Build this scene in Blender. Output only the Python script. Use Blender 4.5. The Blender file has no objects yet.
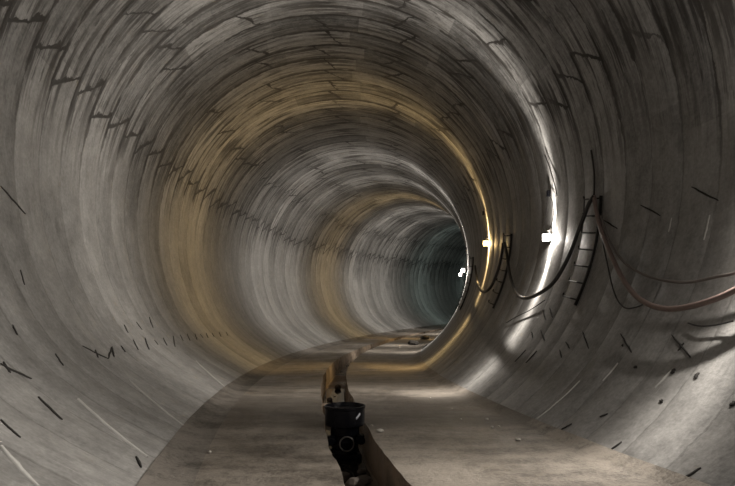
import bpy, bmesh, math, random
from mathutils import Vector, Matrix, noise
random.seed(7)
PI = math.pi
C = bpy.context.scene.collection

# ------------------------------------------------------------------ geometry of the place
R = 4.3            # inner radius of the lining
RHO = 50.0         # radius of the bend of the tunnel axis
CX, CY = -0.85 + RHO, 15.0
AZ = 3.57          # height of the axis over the floor
EYE = 1.5
F = 552.0
HOR = 315.0        # row of the horizon in the photograph
S0, S1 = -32.0, 47.0
RW = 0.66          # ring width along the axis
HALF = math.sqrt(R*R - AZ*AZ)
TW = 0.28          # half width of the drain
TD = 0.45          # its depth

def axis(s):
    a = s/RHO
    return Vector((CX - RHO*math.cos(a), CY + RHO*math.sin(a), 0)), Vector((math.cos(a), -math.sin(a), 0))  # point, unit to the right (inside of bend)
def rise(s):
    # the tunnel starts to climb round the bend
    return 0.00078*min(max(0.0, s), 60)**2
def P(s, lat, z):
    """s along the axis, lateral offset to the right, height"""
    p, r = axis(s)
    q = p + r*lat
    return Vector((q.x, q.y, z + rise(s)))
def haunch(phi):
    # the left foot of the lining is thickened towards the floor
    if phi > PI: phi = phi - 2*PI if phi > 1.6*PI else 0
    t = min(1, max(0, (-math.degrees(phi) - 28)/33.0))
    return 0.235*t*t*(3-2*t)
def W(s, phi, off=0.0):
    """point on the lining: phi in radians, 0 = left springing, 90 deg = crown, 180 = right; off = distance off the wall"""
    rr = R - off - haunch(phi)
    return P(s, -rr*math.cos(phi), AZ + rr*math.sin(phi))
def TL(s):
    # the drain wanders a little off the axis
    return max(-0.09, min(0.05, 0.05 + (s+5.5)*0.033)) if s < -5.5 else 0.05*max(0, 1-(s+5.5)/8)
def sphi(p):
    dx, dy = p.x - CX, p.y - CY
    a = math.atan2(dy, -dx)
    d = math.hypot(dx, dy)
    lat = RHO - d
    zz = p.z - AZ - rise(a*RHO)
    return a*RHO, math.atan2(zz, -lat) % (2*PI), math.hypot(lat, zz)
def at(px, py, off=0.0):
    """where a line of sight meets the lining (or the surface `off` inside of it)"""
    d = Vector(((px-367.5)/F, 1.0, (HOR-py)/F)).normalized()
    o = Vector((0, 0, EYE)); t = 0.5
    while t < 90:
        q = sphi(o + d*t)
        if q[2] > R - off - haunch(q[1]): break
        t += 0.25
    lo, hi = t-0.25, t
    for _ in range(24):
        m = (lo+hi)/2
        q = sphi(o + d*m)
        if q[2] > R - off - haunch(q[1]): hi = m
        else: lo = m
    q = o + d*lo
    s, ph, r = sphi(q)
    if ph > 1.6*PI: ph -= 2*PI
    return s, ph
def fl(px, py, z=0.0):
    d = (EYE - z)*F/(py-HOR)
    return Vector(((px-367.5)/F*d, d, z))

# ------------------------------------------------------------------ materials
def newmat(name):
    m = bpy.data.materials.new(name); m.use_nodes = True
    return m, m.node_tree, m.node_tree.nodes['Principled BSDF']
class NB:
    def __init__(s, nt): s.nt = nt
    def n(s, typ, **kw):
        x = s.nt.nodes.new(typ)
        for k, v in kw.items(): setattr(x, k, v)
        return x
    def link(s, a, b): s.nt.links.new(a, b)
    def m(s, op, a, b=None, c=None, clamp=False):
        x = s.nt.nodes.new('ShaderNodeMath'); x.operation = op; x.use_clamp = clamp
        for i, v in enumerate((a, b, c)):
            if v is None: continue
            if isinstance(v, (int, float)): x.inputs[i].default_value = v
            else: s.link(v, x.inputs[i])
        return x.outputs[0]
    def ss(s, v, a, b, x=0.0, y=1.0):
        q = s.nt.nodes.new('ShaderNodeMapRange'); q.interpolation_type = 'SMOOTHSTEP'
        s.link(v, q.inputs[0])
        for i, w in enumerate((a, b, x, y)): q.inputs[1+i].default_value = w
        return q.outputs[0]
    def vec(s, x, y, z=0.0):
        q = s.nt.nodes.new('ShaderNodeCombineXYZ')
        for i, v in enumerate((x, y, z)):
            if isinstance(v, (int, float)): q.inputs[i].default_value = v
            else: s.link(v, q.inputs[i])
        return q.outputs[0]
    def noise(s, vec, scale=1.0, detail=4.0, rough=0.55):
        q = s.nt.nodes.new('ShaderNodeTexNoise'); q.inputs['Scale'].default_value = scale
        q.inputs['Detail'].default_value = detail; q.inputs['Roughness'].default_value = rough
        s.link(vec, q.inputs['Vector']); return q.outputs[0]
    def white(s, vec):
        q = s.nt.nodes.new('ShaderNodeTexWhiteNoise'); q.noise_dimensions = '3D'
        s.link(vec, q.inputs['Vector']); return q.outputs[0]
    def mix(s, f, a, b):
        q = s.nt.nodes.new('ShaderNodeMix'); q.data_type = 'RGBA'
        if isinstance(f, (int, float)): q.inputs[0].default_value = f
        else: s.link(f, q.inputs[0])
        for i, v in ((6, a), (7, b)):
            if isinstance(v, tuple): q.inputs[i].default_value = (*v, 1)
            else: s.link(v, q.inputs[i])
        return q.outputs[2]

def lining_material():
    m, nt, bs = newmat('lining_concrete'); b = NB(nt)
    uvn = b.n('ShaderNodeUVMap'); uvn.uv_map = 'UVMap'
    sep = b.n('ShaderNodeSeparateXYZ'); b.link(uvn.outputs[0], sep.inputs[0])
    u, v = sep.outputs[0], sep.outputs[1]
    geo = b.n('ShaderNodeTexCoord')
    pos = geo.outputs['Object']
    sp = b.n('ShaderNodeSeparateXYZ'); b.link(pos, sp.inputs[0]); z = sp.outputs[2]
    t = b.m('DIVIDE', u, RW)
    wj = b.noise(b.vec(b.m('MULTIPLY', u, 1.5), b.m('MULTIPLY', v, 2.6), 3.0), 1.0, 4, 0.65)
    t = b.m('ADD', t, b.m('MULTIPLY_ADD', wj, 0.16, -0.08))
    ring = b.m('FLOOR', t); f = b.m('FRACT', t)
    # masks by height on the lining: dirty above the springing, smooth below it
    wob = b.noise(b.vec(b.m('MULTIPLY', u, 0.9), b.m('MULTIPLY', v, 0.35)), 1.0, 3)
    zz = b.m('ADD', z, b.m('MULTIPLY_ADD', wob, 2.4, -1.2))
    up = b.ss(zz, 3.2, 5.6)
    # streaks that run round the ring
    n1 = b.noise(b.vec(b.m('MULTIPLY', u, 9.0), b.m('MULTIPLY', v, 0.55)), 1.0, 6, 0.62)
    n2 = b.noise(b.vec(b.m('MULTIPLY', u, 30.0), b.m('MULTIPLY', v, 1.1), 4.0), 1.0, 4, 0.6)
    n3 = b.noise(b.vec(b.m('MULTIPLY', u, 2.2), b.m('MULTIPLY', v, 0.7), 9.0), 1.0, 4, 0.6)
    n4 = b.noise(pos, 3.5, 6, 0.65)
    n5 = b.noise(pos, 24.0, 5, 0.6)
    r1 = b.white(b.vec(ring, 3.7, 0.5))
    seg = b.m('FLOOR', b.m('DIVIDE', b.m('ADD', v, b.m('MULTIPLY', b.white(b.vec(ring, 8.1, 1.0)), 0.5)), 1.9))
    r2 = b.white(b.vec(ring, seg, 2.0))
    # broad tone of each ring and segment
    tone = b.m('MULTIPLY_ADD', r1, 0.07, 0.21)
    tone = b.m('ADD', tone, b.m('MULTIPLY', b.m('MULTIPLY_ADD', r2, 0.15, -0.075), b.m('MULTIPLY_ADD', up, 0.8, 0.2)))
    tone = b.m('MULTIPLY', tone, b.m('MULTIPLY_ADD', up, -0.16, 1.0))
    tone = b.m('ADD', tone, b.m('MULTIPLY_ADD', n3, 0.22, -0.11))
    tone = b.m('ADD', tone, b.m('MULTIPLY_ADD', n4, 0.20, -0.10))
    tone = b.m('ADD', tone, b.m('MULTIPLY_ADD', n5, 0.20, -0.10))
    tone = b.m('ADD', tone, b.m('MULTIPLY', b.ss(n2, 0.38, 0.62, -0.035, 0.035), b.m('MULTIPLY_ADD', up, 0.75, 0.25)))
    n7 = b.noise(pos, 8.0, 5, 0.7)
    tone = b.m('ADD', tone, b.m('MULTIPLY_ADD', n7, 0.20, -0.10))
    # dark water streaks
    dk = b.m('MULTIPLY', b.ss(n1, 0.46, 0.60), b.ss(n3, 0.34, 0.56))
    dk = b.m('MULTIPLY', dk, b.m('MULTIPLY_ADD', up, 0.85, 0.06))
    fine = b.m('MULTIPLY', b.ss(n2, 0.60, 0.68), b.ss(n1, 0.42, 0.56))
    fine = b.m('MULTIPLY', fine, b.m('MULTIPLY_ADD', up, 0.8, 0.05))
    n6 = b.noise(b.vec(b.m('MULTIPLY', u, 15.0), b.m('MULTIPLY', v, 2.2), 31.0), 1.0, 2, 0.5)
    dash = b.m('MULTIPLY', b.ss(n6, 0.645, 0.665), b.m('MULTIPLY_ADD', up, 0.9, 0.05))
    fine = b.m('MAXIMUM', fine, dash)
    # joints between rings
    jd = b.m('MULTIPLY', b.m('MINIMUM', f, b.m('SUBTRACT', 1.0, f)), RW)
    jn = b.noise(b.vec(b.m('MULTIPLY', u, 0.4), b.m('MULTIPLY', v, 1.3), 17.0), 1.0, 5, 0.6)
    jw = b.m('MULTIPLY_ADD', b.m('MULTIPLY', b.ss(jn, 0.42, 0.62), b.m('MULTIPLY_ADD', up, 0.8, 0.2)), 0.075, 0.010)
    jl = b.m('SUBTRACT', 1.0, b.m('DIVIDE', jd, jw), clamp=True)
    jl = b.m('MULTIPLY', b.ss(jl, 0.0, 0.6), b.m('MULTIPLY_ADD', up, 0.66, 0.30))
    # cracked joints that run along the tunnel, stepping at each ring
    PER = math.radians(22.3)*R
    q = b.m('SUBTRACT', v, math.radians(21)*R - PER/2)
    kk = b.m('FLOOR', b.m('DIVIDE', q, PER))
    lo_ = b.m('SUBTRACT', b.m('SUBTRACT', q, b.m('MULTIPLY', kk, PER)), PER/2)       # distance from the seam's mean line
    first = b.m('LESS_THAN', kk, 0.5)
    ok = b.m('MULTIPLY', b.m('GREATER_THAN', kk, -0.5), b.m('LESS_THAN', kk, 6.5))
    wn = b.n('ShaderNodeTexWhiteNoise'); wn.noise_dimensions = '3D'; b.link(b.vec(ring, kk, 5.5), wn.inputs['Vector'])
    sc = b.n('ShaderNodeSeparateColor'); b.link(wn.outputs['Color'], sc.inputs[0])
    ra, rr, rp = sc.outputs[0], sc.outputs[1], sc.outputs[2]
    nn = b.noise(b.vec(b.m('MULTIPLY', u, 4.0), b.m('MULTIPLY', v, 2.0), 7.0), 1.0, 4, 0.6)
    sgn = b.m('MULTIPLY_ADD', b.m('LESS_THAN', kk, 3.5), 2.0, -1.0)
    am = b.m('MULTIPLY', b.m('MULTIPLY_ADD', ra, 0.42, 0.20), sgn)
    line = b.m('ADD', b.m('MULTIPLY', b.m('SUBTRACT', f, 0.5), am), b.m('MULTIPLY_ADD', rr, 0.36, -0.18))
    line = b.m('ADD', line, b.m('MULTIPLY_ADD', nn, 0.34, -0.17))
    d = b.m('ABSOLUTE', b.m('SUBTRACT', lo_, line))
    wd = b.m('MULTIPLY', b.m('MULTIPLY_ADD', b.ss(nn, 0.4, 0.65), 0.055, 0.028), b.m('MULTIPLY_ADD', first, 0.3, 0.9))
    l1 = b.ss(b.m('DIVIDE', d, wd), 0.5, 1.0, 1.0, 0.0)
    l2 = b.m('MULTIPLY', b.ss(b.m('ABSOLUTE', lo_), 0.30, 0.50, 1.0, 0.0), b.ss(jd, 0.028, 0.062, 1.0, 0.0))
    halo = b.m('MULTIPLY', b.ss(d, 0.0, 0.70, 1.0, 0.0), b.ss(n1, 0.44, 0.60))
    pres = b.m('MAXIMUM', first, b.ss(rp, 0.34, 0.38))
    seam = b.m('MAXIMUM', b.m('MULTIPLY', b.m('MAXIMUM', l1, l2), pres), b.m('MULTIPLY', halo, 0.8))
    seam = b.m('MULTIPLY', seam, ok)
    base = b.n('ShaderNodeCombineColor')
    b.link(tone, base.inputs[0]); b.link(b.m('MULTIPLY', tone, 0.98), base.inputs[1]); b.link(b.m('MULTIPLY', tone, 0.95), base.inputs[2])
    col = b.mix(b.m('MULTIPLY', dk, 0.92), base.outputs[0], (0.045, 0.040, 0.036))
    col = b.mix(b.m('MULTIPLY', fine, 0.7), col, (0.03, 0.027, 0.024))
    # pale lime runs low on the wall
    lime = b.m('MULTIPLY', b.ss(n1, 0.66, 0.74), b.ss(z, 0.4, 2.4, 1.0, 0.0))
    col = b.mix(b.m('MULTIPLY', lime, 0.5), col, (0.62, 0.61, 0.58))
    col = b.mix(jl, col, (0.045, 0.04, 0.036))
    col = b.mix(seam, col, (0.03, 0.027, 0.025))
    b.link(col, bs.inputs['Base Color'])
    bs.inputs['Roughness'].default_value = 0.62
    b.link(b.ss(n4, 0.3, 0.7, 0.5, 0.75), bs.inputs['Roughness'])
    h = b.m('ADD', b.m('MULTIPLY', n4, 0.5), b.m('ADD', b.m('MULTIPLY', n5, 0.3), b.m('MULTIPLY', n2, 0.12)))
    h = b.m('SUBTRACT', h, b.m('MULTIPLY', b.m('MAXIMUM', seam, jl), 0.5))
    h = b.m('SUBTRACT', h, b.m('MULTIPLY', b.m('MAXIMUM', dk, fine), 0.15))
    bp = b.n('ShaderNodeBump'); bp.inputs['Distance'].default_value = 0.02; bp.inputs['Strength'].default_value = 0.55
    b.link(h, bp.inputs['Height']); b.link(bp.outputs[0], bs.inputs['Normal'])
    return m

def floor_material(name, c0, c1, wet=0.35, patch=False):
    m, nt, bs = newmat(name); b = NB(nt)
    pos = b.n('ShaderNodeTexCoord').outputs['Object']
    n1 = b.noise(pos, 0.55, 5, 0.6); n2 = b.noise(pos, 5.0, 6, 0.65); n3 = b.noise(pos, 26.0, 5, 0.75)
    mp = b.n('ShaderNodeMapping'); mp.inputs['Scale'].default_value = (0.5, 2.2, 1); b.link(pos, mp.inputs[0])
    n4 = b.noise(mp.outputs[0], 1.3, 5, 0.6)
    t = b.m('ADD', b.m('MULTIPLY', n1, 0.45), b.m('ADD', b.m('MULTIPLY', n2, 0.25), b.m('ADD', b.m('MULTIPLY', n4, 0.25), b.m('MULTIPLY', n3, 0.30))))
    col = b.mix(b.ss(t, 0.51, 0.70), c0, c1)
    sp = b.m('MULTIPLY', b.ss(n3, 0.60, 0.66), b.ss(n2, 0.45, 0.58))
    col = b.mix(b.m('MULTIPLY', sp, 0.6), col, (0.04, 0.035, 0.03))
    if patch:   # a darker band with ragged edges across the floor
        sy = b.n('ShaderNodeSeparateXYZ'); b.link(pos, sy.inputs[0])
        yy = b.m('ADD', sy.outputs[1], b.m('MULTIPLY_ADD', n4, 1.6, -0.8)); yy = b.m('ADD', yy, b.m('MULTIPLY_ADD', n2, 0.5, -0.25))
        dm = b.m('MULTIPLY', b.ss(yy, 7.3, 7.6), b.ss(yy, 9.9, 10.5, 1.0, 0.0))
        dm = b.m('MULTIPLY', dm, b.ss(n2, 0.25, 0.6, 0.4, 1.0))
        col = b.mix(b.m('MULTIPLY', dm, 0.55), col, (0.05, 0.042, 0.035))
    b.link(col, bs.inputs['Base Color'])
    b.link(b.ss(n1, 0.35, 0.62, wet, 0.8), bs.inputs['Roughness'])
    bp = b.n('ShaderNodeBump'); bp.inputs['Distance'].default_value = 0.025; bp.inputs['Strength'].default_value = 0.8
    b.link(b.m('ADD', n2, b.m('MULTIPLY', n3, 0.35)), bp.inputs['Height']); b.link(bp.outputs[0], bs.inputs['Normal'])
    return m

def plain(name, col, rough=0.5, metal=0.0, var=0.25, scale=20.0, emit=None, es=0.0):
    m, nt, bs = newmat(name); b = NB(nt)
    pos = b.n('ShaderNodeTexCoord').outputs['Object']
    n = b.noise(pos, scale, 4)
    d = tuple(c*(1-var) for c in col)
    b.link(b.mix(n, d, col), bs.inputs['Base Color'])
    bs.inputs['Roughness'].default_value = rough; bs.inputs['Metallic'].default_value = metal
    if emit:
        bs.inputs['Emission Color'].default_value = (*emit, 1); bs.inputs['Emission Strength'].default_value = es
    return m

M = {}
M['lining'] = lining_material()
M['mark'] = plain('open_crack', (0.025, 0.022, 0.02), 0.9)
M['lime'] = plain('lime_run', (0.60, 0.59, 0.57), 0.7, var=0.35, scale=9)
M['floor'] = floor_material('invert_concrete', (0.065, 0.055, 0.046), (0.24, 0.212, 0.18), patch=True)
M['mortar'] = floor_material('edge_mortar', (0.38, 0.36, 0.33), (0.66, 0.63, 0.58), 0.7)
M['trench'] = floor_material('drain_concrete', (0.065, 0.05, 0.038), (0.22, 0.17, 0.125), 0.25)
M['silt'] = floor_material('edge_silt', (0.05, 0.045, 0.038), (0.19, 0.17, 0.15), 0.6)
M['water'] = plain('dirty_water', (0.020, 0.018, 0.015), 0.06)
M['black'] = plain('black_plastic', (0.006, 0.0065, 0.010), 0.25)
M['black'].node_tree.nodes['Principled BSDF'].inputs['Specular IOR Level'].default_value = 0.22
M['rubber'] = plain('black_cable', (0.03, 0.028, 0.027), 0.5)
M['grey_cable'] = plain('grey_cable', (0.16, 0.14, 0.13), 0.5)
M['red_cable'] = plain('red_grey_cable', (0.20, 0.145, 0.13), 0.45)
M['steel'] = plain('dirty_steel', (0.09, 0.085, 0.08), 0.5, 0.6)
M['ring'] = plain('worn_ring', (0.15, 0.14, 0.13), 0.4, 0.3)
M['dark_steel'] = plain('dark_steel', (0.03, 0.028, 0.026), 0.55, 0.4)
M['stone'] = plain('pale_stone', (0.62, 0.59, 0.54), 0.8, var=0.3)
M['dark_stone'] = plain('dark_stone', (0.12, 0.10, 0.085), 0.75, var=0.5)
M['heap'] = plain('black_spoil', (0.035, 0.03, 0.025), 0.95, var=0.5)
M['strip'] = plain('white_strip', (0.85, 0.86, 0.95), 0.35, var=0.03)
M['lens_white'] = plain('lens_white', (0.9, 0.9, 0.9), 0.4, emit=(1.0, 0.80, 0.74), es=0.5)
M['lens_warm'] = plain('lens_warm', (0.9, 0.8, 0.6), 0.4, emit=(1.0, 0.62, 0.33), es=0.5)

# ------------------------------------------------------------------ helpers
def obj(name, bm, mats, parent=None, smooth=True):
    me = bpy.data.meshes.new(name); bm.to_mesh(me); bm.free()
    if not isinstance(mats, (list, tuple)): mats = [mats]
    for q in mats: me.materials.append(q)
    if smooth: me.shade_smooth()
    o = bpy.data.objects.new(name, me); C.objects.link(o)
    if parent is not None: o.parent = parent
    return o
def sharp(o, ang=35):
    me = o.data; bm = bmesh.new(); bm.from_mesh(me)
    for e in bm.edges:
        if len(e.link_faces) == 2 and e.calc_face_angle(0) > math.radians(ang): e.smooth = False
    bm.to_mesh(me); bm.free(); return o
def thing(name, label, cat, loc=(0, 0, 0), rot=None, group=None):
    o = bpy.data.objects.new(name, None); C.objects.link(o)
    o.empty_display_size = 0.1
    o.location = loc
    if rot is not None: o.rotation_euler = rot
    o['label'] = label; o['category'] = cat
    if group: o['group'] = group
    return o
def tag(o, label, cat, group=None, kind=None):
    o['label'] = label; o['category'] = cat
    if group: o['group'] = group
    if kind: o['kind'] = kind
    return o
def struct(name, bm, mats, smooth=True):
    o = obj(name, bm, mats, None, smooth); o['kind'] = 'structure'; return o
def box(bm, c, d, rot=None, bev=0.0):
    t = bmesh.new(); bmesh.ops.create_cube(t, size=1.0)
    bmesh.ops.scale(t, vec=d, verts=t.verts)
    if bev: bmesh.ops.bevel(t, geom=list(t.edges), offset=bev, segments=2, affect='EDGES', profile=0.6)
    if rot is not None: bmesh.ops.transform(t, matrix=rot, verts=t.verts)
    bmesh.ops.translate(t, vec=c, verts=t.verts)
    me = bpy.data.meshes.new('tmp'); t.to_mesh(me); t.free(); bm.from_mesh(me); bpy.data.meshes.remove(me)
    return bm
def lathe(bm, prof, n=48, M4=None):
    """profile of (radius, height) turned about Z, closed at both ends"""
    rows = []
    for r, h in prof:
        rows.append([bm.verts.new((r*math.cos(2*PI*i/n), r*math.sin(2*PI*i/n), h)) for i in range(n)])
    for a, c in zip(rows, rows[1:]):
        for i in range(n): bm.faces.new((a[i], a[(i+1) % n], c[(i+1) % n], c[i]))
    bm.faces.new(rows[0][::-1]); bm.faces.new(rows[-1])
    if M4 is not None: bmesh.ops.transform(bm, matrix=M4, verts=[v for r in rows for v in r])
    return bm
def tube(bm, pts, r, n=8, closed=False):
    pts = [Vector(p) for p in pts]; rows = []
    up = Vector((0.13, 0.21, 0.97)); L = len(pts)
    for i, p in enumerate(pts):
        if closed: t = pts[(i+1) % L] - pts[i-1]
        else: t = pts[min(i+1, L-1)] - pts[max(i-1, 0)]
        if t.length < 1e-9: t = Vector((0, 0, 1))
        t.normalize()
        a = t.cross(up)
        if a.length < 0.05: a = t.cross(Vector((1, 0, 0)))
        a.normalize(); c = t.cross(a).normalized()
        up = a.cross(t).normalized()
        rr = r(i/(L-1)) if callable(r) else r
        rows.append([bm.verts.new(p + a*math.cos(2*PI*k/n)*rr + c*math.sin(2*PI*k/n)*rr) for k in range(n)])
    for i in range(L if closed else L-1):
        A, B = rows[i], rows[(i+1) % L]
        for k in range(n): bm.faces.new((A[k], A[(k+1) % n], B[(k+1) % n], B[k]))
    if not closed:
        bm.faces.new(rows[0][::-1]); bm.faces.new(rows[-1])
    bmesh.ops.recalc_face_normals(bm, faces=bm.faces)
    return bm
def spline(pts, n=10):
    """Catmull-Rom through the points (any dimension)"""
    q = [tuple(p) for p in pts]; q = [q[0]] + q + [q[-1]]; out = []
    for i in range(1, len(q)-2):
        for k in range(n):
            t = k/n; o = []
            for a, b_, c, d in zip(q[i-1], q[i], q[i+1], q[i+2]):
                o.append(0.5*((2*b_) + (-a+c)*t + (2*a-5*b_+4*c-d)*t*t + (-a+3*b_-3*c+d)*t**3))
            out.append(tuple(o))
    out.append(q[-2]); return out

# ------------------------------------------------------------------ lining
PH_L, PH_R = -math.radians(65), PI + math.asin(AZ/R) + math.radians(4)
ring0, ring1 = math.floor(S0/RW), math.ceil(S1/RW)
rnd = random.Random(3)
RINGOFF = {k: rnd.uniform(-0.002, 0.002) for k in range(ring0-1, ring1+2)}
def lining(name, pa, pb, marks=()):
    bm = bmesh.new(); uvl = bm.loops.layers.uv.new('UVMap')
    nph = max(8, int((pb-pa)/math.radians(2.2)))
    rows = []
    for k in range(ring0, ring1):
        for f, dr in ((0.0, 0.005), (0.014, 0.0), (0.5, 0.0), (0.986, 0.0)):
            s = (k+f)*RW; o = RINGOFF[k]
            if f == 0.0: o = max(RINGOFF[k], RINGOFF[k-1])
            row = []
            for i in range(nph+1):
                ph = pa + (pb-pa)*i/nph
                row.append((bm.verts.new(W(s, ph, -(o+dr))), s, ph*R))
            rows.append(row)
    for A, B in zip(rows, rows[1:]):
        for i in range(nph):
            q = (A[i], A[i+1], B[i+1], B[i])
            fc = bm.faces.new([x[0] for x in q])
            for lp, x in zip(fc.loops, q): lp[uvl].uv = (x[1], x[2])
    # gouges, open cracks and lime runs in the surface: thin inlays that follow the ring
    for (x0, y0, x1, y1, w0, w1, mi) in marks:
        a, c = at(x0, y0), at(x1, y1)
        n = 7; L = []; 
        p0, p1 = W(*a), W(*c)
        length = (p1-p0).length
        if length > 6: continue
        for i in range(n+1):
            t = i/n; s = a[0]+(c[0]-a[0])*t; ph = a[1]+(c[1]-a[1])*t
            wd = (w0+(w1-w0)*t)*math.sin(PI*min(1, max(0.0, 0.08+0.84*t)))**0.6
            ds, dp = c[0]-a[0], (c[1]-a[1])*R
            ln = math.hypot(ds, dp) or 1
            ns, np_ = -dp/ln*wd/2, ds/ln*wd/2/R
            jit = (rnd.random()-0.5)*wd*0.5
            s += jit*(-dp/ln); ph += jit*ds/ln/R
            L.append([bm.verts.new(W(s+e*ns, ph+e*np_, h)) for e, h in ((-1, -0.004), (-0.8, 0.011), (0.8, 0.011), (1, -0.004))])
        for A, B in zip(L, L[1:]):
            for i in range(3):
                fc = bm.faces.new((A[i], A[i+1], B[i+1], B[i])); fc.material_index = mi
    o = struct(name, bm, [M['lining'], M['mark'], M['lime']], smooth=False)
    for p in o.data.polygons: p.use_smooth = True
    return o
def mk(lst, w, mi=1): return [(a, b_, c, d, w, w, mi) for a, b_, c, d in lst]
LM = mk([(0,364,31,379),(3,362,10,373),(55,354,63,366),(82,346,108,359),(95,350,98,358),(108,359,112,347),(112,348,114,357),(121,346,125,352),(133,340,138,350),
         (145,338,149,350),(154,340,158,345),(163,338,167,346),(173,336,175,347),(180,335,183,341),(187,334,190,341),(195,334,197,340),
         (38,397,62,420),(124,325,128,333),(136,322,142,330),(149,317,153,328),(0,186,25,214),(136,457,141,468)], 0.030)
LM += mk([(200,334,203,338),(206,333,208,338),(212,333,214,337),(219,332,221,337),(226,332,228,336)], 0.03)
LM += mk([(78,399,147,457),(129,380,185,427),(0,446,38,487),(196,361,226,388)], 0.045, 2)
LM += mk([(0,420,20,438),(12,325,17,335),(20,270,24,285)], 0.02)
RM = mk([(672,335,691,358),(678,351,684,343),(621,334,632,353),(583,332,589,349),(541,330,545,341),(532,332,533,338),(515,362,526,350),(526,363,537,351),
         (561,430,572,424),(611,450,622,442),(680,481,701,468),(600,417,608,414),(692,187,719,201),(641,205,661,216),(604,220,618,229),
         (543,310,546,320),(550,308,553,318),(560,350,562,358),(566,342,570,349)], 0.024)
RM += mk([(671,374,675,369),(695,379,699,373),(622,346,624,345),(635,369,636,366),(730,406,736,402),(660,402,663,400)], 0.055)
RM += mk([(603,381,618,363),(655,388,672,370),(537,419,580,381),(710,215,704,240),(672,218,669,232)], 0.022, 2)
DEG = math.radians
lining('wall_left', PH_L, DEG(50), LM)
lining('ceiling', DEG(50), DEG(130))
lining('wall_right', DEG(130), PH_R, RM)

# ------------------------------------------------------------------ floor with the drain cut in it
def build_floor():
    bm = bmesh.new()
    LW = 1.99
    lat = [-LW-0.12, -LW+0.04, -LW+0.16, -LW+0.30, -1.45, -1.2, -0.7, -TW-0.06, -TW, -TW+0.01, -TW+0.012, 0.0, TW-0.012, TW-0.01, TW, TW+0.06, 0.7, 1.2, 1.7, HALF-0.45, HALF-0.19, HALF-0.03, HALF+0.10]
    step = 0.16; n = int((S1-S0)/step); rows = []
    for i in range(n+1):
        s = S0 + step*i; row = []
        for j, l in enumerate(lat):
            nz = noise.noise(Vector((s*0.9, l*1.3, 0.3)))*0.010
            x = l
            if j in (0, 22): z = 0.10
            elif j in (1, 21): z = 0.035 + 0.05*noise.noise(Vector((s*3.3, l, 2)))*1.6
            elif j in (2, 20): z = 0.012; x += 0.09*noise.noise(Vector((s*1.7, l, 5)))
            elif 9 <= j <= 13: z = -TD*(0.5 if j in (9, 13) else 1) + (0.03*noise.noise(Vector((s*1.3, l*3, 8))) if j not in (9, 13) else 0)
            else: z = 0
            if j in (8, 14, 7, 15, 9, 13): x += 0.035*noise.noise(Vector((s*1.1, 0 if l < 0 else 9, 5)))+0.012*noise.noise(Vector((s*5, 0 if l < 0 else 9, 5)))
            if 7 <= j <= 15: x += TL(s)
            row.append(bm.verts.new(P(s, x, z+nz)))
        rows.append(row)
    for A, B in zip(rows, rows[1:]):
        for j in range(len(lat)-1):
            fc = bm.faces.new((A[j], A[j+1], B[j+1], B[j]))
            fc.material_index = 3 if j < 3 else 1 if j in (20, 21) and s < -6.2 + 0.5*noise.noise(Vector((s, 3, 3))) else (2 if 8 <= j <= 13 else 0)
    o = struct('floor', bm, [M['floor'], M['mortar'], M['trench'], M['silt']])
    return sharp(o, 40)
build_floor()

# shallow dirty water in the drain
bm = bmesh.new(); prev = None
for i in range(int(13.8/0.3)):
    s = -14 + 0.3*i
    row = [bm.verts.new(P(s, l+TL(s), -TD+0.012)) for l in (-TW+0.05, 0, TW-0.05)]
    if prev:
        for k in range(2): bm.faces.new((prev[k], prev[k+1], row[k+1], row[k]))
    prev = row
o = obj('drain_water', bm, M['water']); tag(o, 'shallow dark water lying along the bottom of the floor drain', 'water', kind='stuff')

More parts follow.
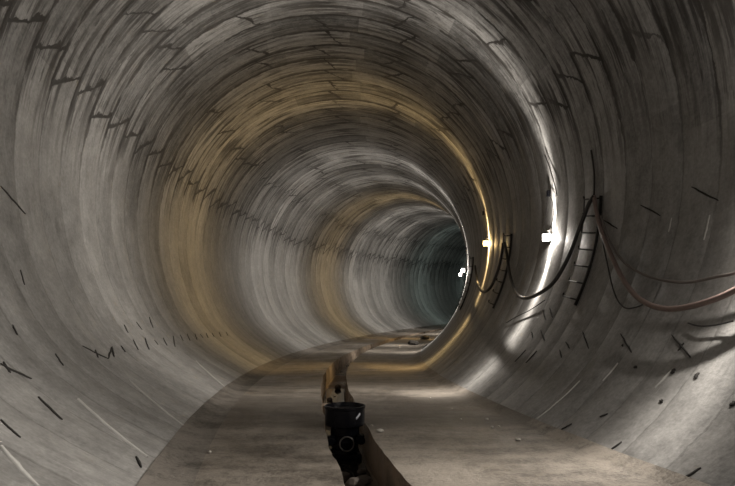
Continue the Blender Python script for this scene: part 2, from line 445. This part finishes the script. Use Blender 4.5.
# ------------------------------------------------------------------ lamps on the right wall
def lamp_mesh(name, label, s, z, reach, warm, power, color, group):
    """a square floodlight on a bent bracket; local +X points off the wall, +Z up"""
    phi = PI - math.asin((z-AZ)/R)
    p = W(s, phi, 0.0)
    inward = (W(s, phi, 1.0) - p).normalized()
    root = thing(name, label, 'work lamp', p, None, group)
    zax = Vector((0, 0, 1)); yax = zax.cross(inward).normalized(); xax = yax.cross(zax)
    root.rotation_euler = Matrix((xax, yax, zax)).transposed().to_euler()
    h = reach
    YAW = Matrix.Translation((h-0.05, 0, 0)) @ Matrix.Rotation(math.radians(TURN), 4, 'Z') @ Matrix.Translation((-(h-0.05), 0, 0))
    b1 = bmesh.new(); box(b1, (h-0.05, 0, 0), (0.07, 0.195, 0.17), None, 0.012)
    for k in range(5): box(b1, (h-0.095, -0.08+0.04*k, 0), (0.03, 0.008, 0.17))
    bmesh.ops.transform(b1, matrix=YAW, verts=b1.verts)
    obj('housing', b1, M['dark_steel'], root, False)
    b2 = bmesh.new(); box(b2, (h-0.008, 0, 0), (0.02, 0.17, 0.145), None, 0.008)
    bmesh.ops.transform(b2, matrix=YAW, verts=b2.verts)
    obj('lens', b2, M['lens_warm' if warm else 'lens_white'], root, False)
    b3 = bmesh.new()
    tube(b3, [(h-0.05, -0.11, 0), (h-0.05, -0.115, 0.09), (h-0.05, -0.09, 0.13), (h-0.05, 0.09, 0.13), (h-0.05, 0.115, 0.09), (h-0.05, 0.11, 0)], 0.007, 6)
    tube(b3, [(-0.01, 0, 0.13), (h-0.05, 0, 0.13)], 0.011, 6); box(b3, (0.012, 0, 0.13), (0.016, 0.09, 0.09))
    obj('bracket', b3, M['steel'], root, False)
    # flex that loops from the lamp up to a socket on the wall
    b4 = bmesh.new()
    def wp(dz, y, off): # local point off the curved wall
        zz = z+dz; l = math.sqrt(max(0.0, R*R-(zz-AZ)**2)) - math.sqrt(R*R-(z-AZ)**2)
        return (off - l, y, dz)
    tube(b4, spline([(h-0.11, 0.03, 0.0), wp(0.12, 0.14, 0.10), wp(0.40, 0.16, 0.05), wp(0.70, 0.09, 0.05), wp(0.84, -0.05, 0.05)], 8), 0.008, 6)
    tube(b4, spline([(h-0.11, -0.03, 0.0), wp(0.15, -0.13, 0.10), wp(0.45, -0.20, 0.05), wp(0.72, -0.13, 0.05), wp(0.84, -0.07, 0.05)], 8), 0.008, 6)
    obj('flex', b4, M['rubber'], root)
    b5 = bmesh.new(); q = wp(0.88, -0.06, 0.045); box(b5, q, (0.07, 0.07, 0.12), None, 0.012)
    obj('socket', b5, M['black'], root, False)
    L = bpy.data.lights.new('lamp_light', 'POINT'); L.energy = power; L.color = color; L.shadow_soft_size = 0.045
    L.use_nodes = True; nt = L.node_tree; nb = NB(nt)      # angular profile of the fitting: a fan across the tunnel
    em = nt.nodes['Emission']; tc = nb.n('ShaderNodeTexCoord'); sx = nb.n('ShaderNodeSeparateXYZ'); nb.link(tc.outputs['Normal'], sx.inputs[0])
    q = nb.m('ABSOLUTE', sx.outputs[1])
    sig = nb.m('MULTIPLY_ADD', nb.m('MAXIMUM', sx.outputs[0], 0.0), 0.17, FAN)
    fan = nb.m('EXPONENT', nb.m('MULTIPLY', nb.m('POWER', nb.m('DIVIDE', q, sig), 2.0), -1.0))
    fan2 = nb.m('EXPONENT', nb.m('MULTIPLY', nb.m('POWER', nb.m('DIVIDE', q, 0.5), 2.0), -1.0))
    wide = nb.m('MULTIPLY', nb.m('MULTIPLY_ADD', fan2, 0.26, BASE), nb.m('MULTIPLY_ADD', nb.m('MAXIMUM', sx.outputs[0], 0.0), 0.88, 0.12))
    nb.link(nb.m('ADD', wide, fan), em.inputs['Strength'])
    lo = bpy.data.objects.new('lamp_light', L); C.objects.link(lo); lo.parent = root; lo.location = YAW @ Vector((h+0.06, 0, 0))
    return root
WHT = (1.0, 0.93, 0.84); WRM = (1.0, 0.69, 0.31); TURN = 48
GRN = (0.74, 0.95, 0.88)
def s_of(px, y_d, reach):
    return y_d
G = 'work lamps strung along the right wall'
PW = 330; FAN = 0.085; BASE = 0.10
LAMPS = [  # s, height, reach, warm, power factor, colour, label
 (-27.0, 3.2, .2, 0, .5, WHT, 'white work lamp on the right wall behind the camera, farthest back'),
 (-22.0, 3.2, .2, 0, .8, WHT, 'white work lamp on the right wall behind the camera, third back'),
 (-17.5, 3.2, .2, 0, 1.0, WHT, 'white work lamp on the right wall behind the camera, second back'),
 (-13.3, 3.2, .2, 0, 2.0, WHT, 'white work lamp on the right wall just behind the camera'),
 (-10.1, 3.3, .2, 0, 1.15, WHT, 'white work lamp on the right wall, nearest one, just past the right edge'),
 (-4.55, 3.02, .12, 0, 1.2, WHT, 'large bright white square work lamp, nearest lamp in view, above the cable sag'),
 (0.85, 3.54, .10, 1, 0.95, WRM, 'warm orange work lamp, second nearest in view, lighting the golden band'),
 (7.3, 3.2, .2, 0, 1.15, WHT, 'small white work lamp beyond the orange lamp, highest of the far cluster'),
 (11.0, 3.24, .35, 0, 1.0, WHT, 'small white work lamp just left of and below the highest far lamp'),
 (15.9, 3.2, .45, 1, .85, WRM, 'tiny lamp in the far cluster, warm light, where the wall bends away'),
 (20.3, 3.2, .4, 0, 1.3, WHT, 'tiny lamp hidden round the bend, after the far warm lamp'),
 (24.3, 3.2, .4, 0, 1.0, WHT, 'tiny lamp hidden round the bend, second after the far warm lamp'),
 (30.0, 3.30, .4, 0, .4, GRN, 'cool lamp hidden round the bend, lighting the greenish far stretch'),
 (38.0, 3.30, .4, 0, .4, GRN, 'cool lamp hidden round the bend, farthest of all'),
]
for (s, z, rc, w, pf, colr, lab) in LAMPS:
    lamp_mesh('work_lamp', lab, s, z, rc, w, PW*pf, colr, G)

# ------------------------------------------------------------------ cable racks: a curved rail on the wall with arms
RACKS = []
RAILW = 0.015
def rack(s, label, ztop=3.45, zbot=1.65):
    pt, pb_ = PI - math.asin((ztop-AZ)/R), PI + math.asin((AZ-zbot)/R)
    root = thing('cable_rack', label, 'cable rack', W(s, (pt+pb_)/2, 0.0), None, 'cable racks on the right wall')
    org = root.location.copy()
    def loc(q): return q - org
    b = bmesh.new(); n = 14
    for off0, off1, ds in ((0.0, 0.045, RAILW),):
        rows = []
        for i in range(n+1):
            ph = pt + (pb_-pt)*i/n
            rows.append([b.verts.new(loc(W(s+e*ds, ph, o_))) for e, o_ in ((-1, -0.01), (-1, off1), (1, off1), (1, -0.01))])
        for A, B in zip(rows, rows[1:]):
            for k in range(4): b.faces.new((A[k], A[(k+1) % 4], B[(k+1) % 4], B[k]))
        b.faces.new(rows[0]); b.faces.new(rows[-1][::-1])
    bmesh.ops.recalc_face_normals(b, faces=b.faces)
    obj('rail', b, M['dark_steel'], root, False)
    # short second rail closing the upper part
    b = bmesh.new()
    tube(b, [loc(W(s-0.30*0+0.42, pt+(pb_-pt)*t, 0.10)) for t in (0.0, 0.1, 0.2, 0.3)], 0.010, 6)
    obj('guard_rod', b, M['dark_steel'], root, False)
    for k in range(7):
        ph = pt + (pb_-pt)*(0.02+0.93*k/6)
        b = bmesh.new()
        tube(b, [loc(W(s, ph, 0.03)), loc(W(s+0.10, ph, 0.10)), loc(W(s+0.42, ph-0.012, 0.10)), loc(W(s+0.45, ph-0.025, 0.10))], 0.014, 6)
        obj('arm', b, M['dark_steel'], root, False)
    RACKS.append((s, pt)); return root
rack(-11.7, 'cable rack on the right wall out of view beside the camera')
rack(-6.55, 'large dark cable rack with rungs at right, nearest rack, right of the bright white lamp')
rack(-1.9, 'dark cable rack right of the orange lamp, second nearest rack')
rack(4.0, 'small cable rack beyond the orange lamp, below the highest far lamp')
rack(9.0, 'tiny dark cable rack below the far lamp cluster')
rack(14.2, 'tiniest cable rack at the bend of the wall, left of the others')

# ------------------------------------------------------------------ cables
def wall_tube(name, pts_px, r, mat, label, cat='cable', off=0.10, group=None):
    """run a cable past points seen in the photograph, at `off` from the wall"""
    k = []
    for p in pts_px:
        o_ = p[2] if len(p) > 2 else off
        s, ph = at(p[0], p[1], o_); k.append((s, ph, o_))
    pts = [W(*q) for q in spline(k, 9)]
    b = bmesh.new(); tube(b, pts, r, 10)
    o = obj(name, b, mat); tag(o, label, cat, group); return o
wall_tube('power_cable', [(594,196,.13),(597,214,.14),(604,238,.16),(618,270,.19),(632,292,.20),(648,304,.21),(668,309,.22),(692,306,.22),(715,299,.2),(735,290,.18),(770,268,.14),(800,240,.12)], 0.034, M['red_cable'],
          'thick pale grey and red cable sagging across the right wall to the frame edge')
wall_tube('power_cable', [(601,216,.12),(609,240,.13),(624,262,.14),(645,275,.15),(668,281,.15),(690,282,.15),(715,277,.15),(740,271,.14),(790,245,.13)], 0.018, M['grey_cable'],
          'thinner grey cable sagging above the thick cable on the right wall')
wall_tube('power_cable', [(598,225,.1),(606,258,.1),(612,285,.1),(618,301,.1),(626,308,.1),(636,307,.1),(646,303,.13)], 0.011, M['rubber'],
          'thin black cable loop hanging below the nearest cable rack')
wall_tube('power_cable', [(594,196,.14),(588,206,.16),(578,232,.19),(566,262,.23),(553,283,.26),(540,293,.27),(528,298,.26),(519,296,.22),(513,286,.17),(509,270,.14),(506,250,.13),(504.5,243,.12)], 0.034, M['rubber'],
          'thick dark cable sagging below the bright white lamp between two cable racks')
wall_tube('power_cable', [(503,243,.12),(501,258,.14),(496,276,.18),(490,288,.22),(483.5,292,.22),(479,287,.18),(476.5,278,.14),(475,266,.12)], 0.034, M['rubber'],
          'dark cable sagging below the orange lamp')
wall_tube('power_cable', [(545,155,.04),(551,172,.04),(555,186,.05),(557,196,.05)], 0.010, M['rubber'],
          'thin black wire running down the wall above the bright white lamp')
wall_tube('power_cable', [(545,300,.05),(530,310,.04),(516,317,.04),(506,323,.03)], 0.009, M['rubber'],
          'thin black wire lying on the wall below the thick dark cable')
wall_tube('power_cable', [(688,323,.04),(700,326,.05),(715,325,.05),(733,321,.06)], 0.009, M['rubber'],
          'thin black wire on the wall under the thick cable at the right edge')
wall_tube('power_cable', [(591,150,.03),(594,172,.05),(594,196,.12)], 0.016, M['rubber'],
          'dark cable coming down the wall to the top of the nearest cable rack')

# ------------------------------------------------------------------ the black pump in the drain
ps = -7.45
pp = P(ps, TL(ps), -TD+0.012)
_, rv = axis(ps)
pump = thing('drain_pump', 'black cylindrical pump with a wide collar standing in the floor drain', 'pump', pp, (0, 0, math.atan2(rv.y, rv.x)))
b = bmesh.new(); lathe(b, [(0.05, 0.43), (0.255, 0.43), (0.272, 0.445), (0.272, 0.66), (0.283, 0.67), (0.283, 0.70), (0.26, 0.705), (0.25, 0.66), (0.05, 0.655)], 56)
sharp(obj('collar', b, M['black'], pump))
b = bmesh.new(); lathe(b, [(0.15, 0.10), (0.185, 0.14), (0.185, 0.30), (0.20, 0.32), (0.20, 0.44), (0.1, 0.445)], 48)
sharp(obj('body', b, M['black'], pump))
RX = Matrix.Rotation(PI/2, 4, 'X')
b = bmesh.new(); lathe(b, [(0.02, 0), (0.095, 0), (0.10, 0.01), (0.10, 0.05), (0.085, 0.06), (0.08, 0.035), (0.02, 0.035)], 36, Matrix.Translation((0.0, -0.17, 0.22)) @ RX)
box(b, (0, -0.212, 0.235), (0.14, 0.02, 0.035), None, 0.005)
kn = sharp(obj('front_port', b, M['black'], pump))
b = bmesh.new(); tube(b, [(0.095*math.cos(a*PI/16), -0.232, 0.22+0.095*math.sin(a*PI/16)) for a in range(32)], 0.010, 8, closed=True)
r_ = obj('port_ring', b, M['ring'], kn)
for sx in (-1, 1):
    b = bmesh.new(); lathe(b, [(0.03, -0.05), (0.055, -0.05), (0.055, 0.06), (0.045, 0.07), (0.03, 0.07)], 24, Matrix.Translation((sx*0.205, -0.10, 0.24)) @ RX)
    box(b, (sx*0.2, -0.1, 0.30), (0.10, 0.12, 0.03), None, 0.006); box(b, (sx*0.15, -0.08, 0.24), (0.10, 0.08, 0.07), None, 0.006)
    sharp(obj('side_lug', b, M['black'], pump))
b = bmesh.new(); box(b, (0, 0, 0.03), (0.42, 0.36, 0.06), None, 0.012); lathe(b, [(0.17, 0.05), (0.20, 0.07), (0.19, 0.12), (0.1, 0.125)], 40)
sharp(obj('base', b, M['black'], pump))
b = bmesh.new(); lathe(b, [(0.0+0.01, 0), (0.024, 0), (0.024, 0.02), (0.01, 0.024)], 6)
base_b = b
for i in range(4):
    bb = bmesh.new(); lathe(bb, [(0.008, 0), (0.022, 0), (0.022, 0.02), (0.008, 0.024)], 6, Matrix.Translation(((1 if i % 2 else -1)*0.17, (1 if i < 2 else -1)*0.14, 0.06)))
    obj('bolt', bb, M['steel'], pump, False)
base_b.free()
# slanted white strip bent round the collar
b = bmesh.new(); rows = []
for i in range(6):
    t = i/5
    row = []
    for e, rad in ((-1, .2722), (-1, .2745), (1, .2745), (1, .2722)):
        a = math.radians(-90+27 + 15*t + e*1.2); h = 0.555+0.06*t - e*0.014
        row.append(b.verts.new((rad*math.cos(a), rad*math.sin(a), h)))
    rows.append(row)
for A, B in zip(rows, rows[1:]):
    for k in range(4): b.faces.new((A[k], A[(k+1) % 4], B[(k+1) % 4], B[k]))
b.faces.new(rows[0]); b.faces.new(rows[-1][::-1]); bmesh.ops.recalc_face_normals(b, faces=b.faces)
stk = obj('strip', b, M['strip'], pump); stk['label'] = 'slanted white strip'

# ------------------------------------------------------------------ stones, rubble and a plank in the drain
def stone(name, p, size, mat, label, group, seed, flat=0.6):
    r = random.Random(seed); b = bmesh.new(); bmesh.ops.create_icosphere(b, subdivisions=2, radius=1.0)
    sc = Vector((r.uniform(.8, 1.3), r.uniform(.7, 1.1), flat*r.uniform(.8, 1.2)))
    for v in b.verts:
        k = 1 + 0.28*noise.noise(v.co*1.3 + Vector((seed, 0, 0)))
        v.co = Vector((v.co.x*sc.x, v.co.y*sc.y, v.co.z*sc.z))*k*size
    mz = min(v.co.z for v in b.verts)
    rot = Matrix.Rotation(r.uniform(0, 6.28), 4, 'Z'); bmesh.ops.transform(b, matrix=rot, verts=b.verts)
    bmesh.ops.translate(b, vec=(0, 0, -mz), verts=b.verts)
    o = obj(name, b, mat, None, False); o.location = p; tag(o, label, 'stone', group); return o
pale = [(380,432,.045,'largest pale stone chip on the floor right of the pump'),(372,426,.02,'tiny pale chip close behind the largest one right of the pump'),
        (461,420,.022,'pale chip on the dark floor patch, leftmost of the right-hand scatter'),(487,420,.030,'pale chip on the dark floor patch, middle of the right-hand scatter'),
        (492,428,.022,'pale chip in front of the middle chip of the right-hand scatter'),(499,427,.02,'pale chip at the right end of the right-hand scatter'),
        (518,441,.03,'pale flat chip nearer the right wall, ahead of the scatter'),(452,409,.016,'tiny pale chip furthest back in the right-hand scatter'),
        (210,453,.022,'pale chip on the left floor, near the left wall'),(430,398,.018,'tiny pale chip on the floor behind the dark patch')]
for i, (x, y, sz, lab) in enumerate(pale): stone('stone', fl(x, y, -0.004), sz, M['stone'], lab, 'pale stone chips on the floor', 40+i)
dr = [(-8.55, -.12, .085, 'wet dark rock in the drain in front of the pump, at its left'),(-8.75, .10, .10, 'wet dark rock in the drain in front of the pump, at its right'),
      (-9.15, -.05, .12, 'largest wet rock in the drain at the bottom edge of the photo'),(-9.35, .15, .06, 'small wet rock beside the largest one in the drain'),
      (-8.25, .14, .055, 'small rock in the drain beside the right foot of the pump'),(-8.2, -.16, .05, 'small rock in the drain beside the left foot of the pump'),
      (-5.6, .12, .045, 'brown rock in the drain just behind the pump'),(-5.2, -.14, .05, 'brown rock in the drain, second behind the pump'),
      (-3.6, .16, .05, 'brown rock in the drain before the bend'),(-2.6, -.10, .08, 'dark rock in the drain where it starts to bend'),
      (-0.6, .05, .09, 'rock in the drain in the golden light')]
for i, (s, l, sz, lab) in enumerate(dr): stone('stone', P(s, l+TL(s), -TD-0.01), sz, M['dark_stone'], lab, 'rocks in the floor drain', 70+i, .8)
# a low dam of broken concrete across the drain
b = bmesh.new(); box(b, (0, 0, 0.13), (2*TW-0.05, 0.16, 0.28), None, 0.02)
for v in b.verts: v.co += Vector((0, .03*noise.noise(v.co*9), .03*noise.noise(v.co*7+Vector((3, 0, 0)))))
p_, rv = axis(-4.55)
o = obj('drain_baffle', b, M['trench'], None, False); o.location = P(-4.55, TL(-4.55), -TD-0.01); o.rotation_euler = (0, 0, math.atan2(rv.y, rv.x))
tag(o, 'low concrete baffle across the floor drain behind the pump', 'baffle')
# dark lumps by the right wall far down the tunnel
for i, (s, l, sz, lab) in enumerate([(11.3, 1.75, .22, 'dark heap by the right wall far down the floor, nearest of the far heaps'),(15.5, 1.65, .25, 'dark heap by the right wall, furthest down the floor')]):
    stone('rubble_heap', P(s, l, -0.02), sz, M['heap'], lab, 'dark heaps far down the floor', 95+i, .5)

# ------------------------------------------------------------------ camera, world
cam = bpy.data.cameras.new('camera'); co = bpy.data.objects.new('camera', cam); C.objects.link(co)
co.location = (0, 0, EYE); co.rotation_euler = (PI/2, 0, 0)
cam.sensor_fit = 'HORIZONTAL'; cam.sensor_width = 36; cam.lens = F/735*36
cam.shift_y = (HOR-243)/735; cam.clip_end = 300
bpy.context.scene.camera = co
w = bpy.data.worlds.new('world'); bpy.context.scene.world = w; w.use_nodes = True
w.node_tree.nodes['Background'].inputs[0].default_value = (0.5, 0.55, 0.6, 1)
w.node_tree.nodes['Background'].inputs[1].default_value = 0.02
vs = bpy.context.scene.view_settings
vs.view_transform = 'Standard'; vs.look = 'None'; vs.gamma = 1.0; vs.use_curve_mapping = False
vs.exposure = 1.55
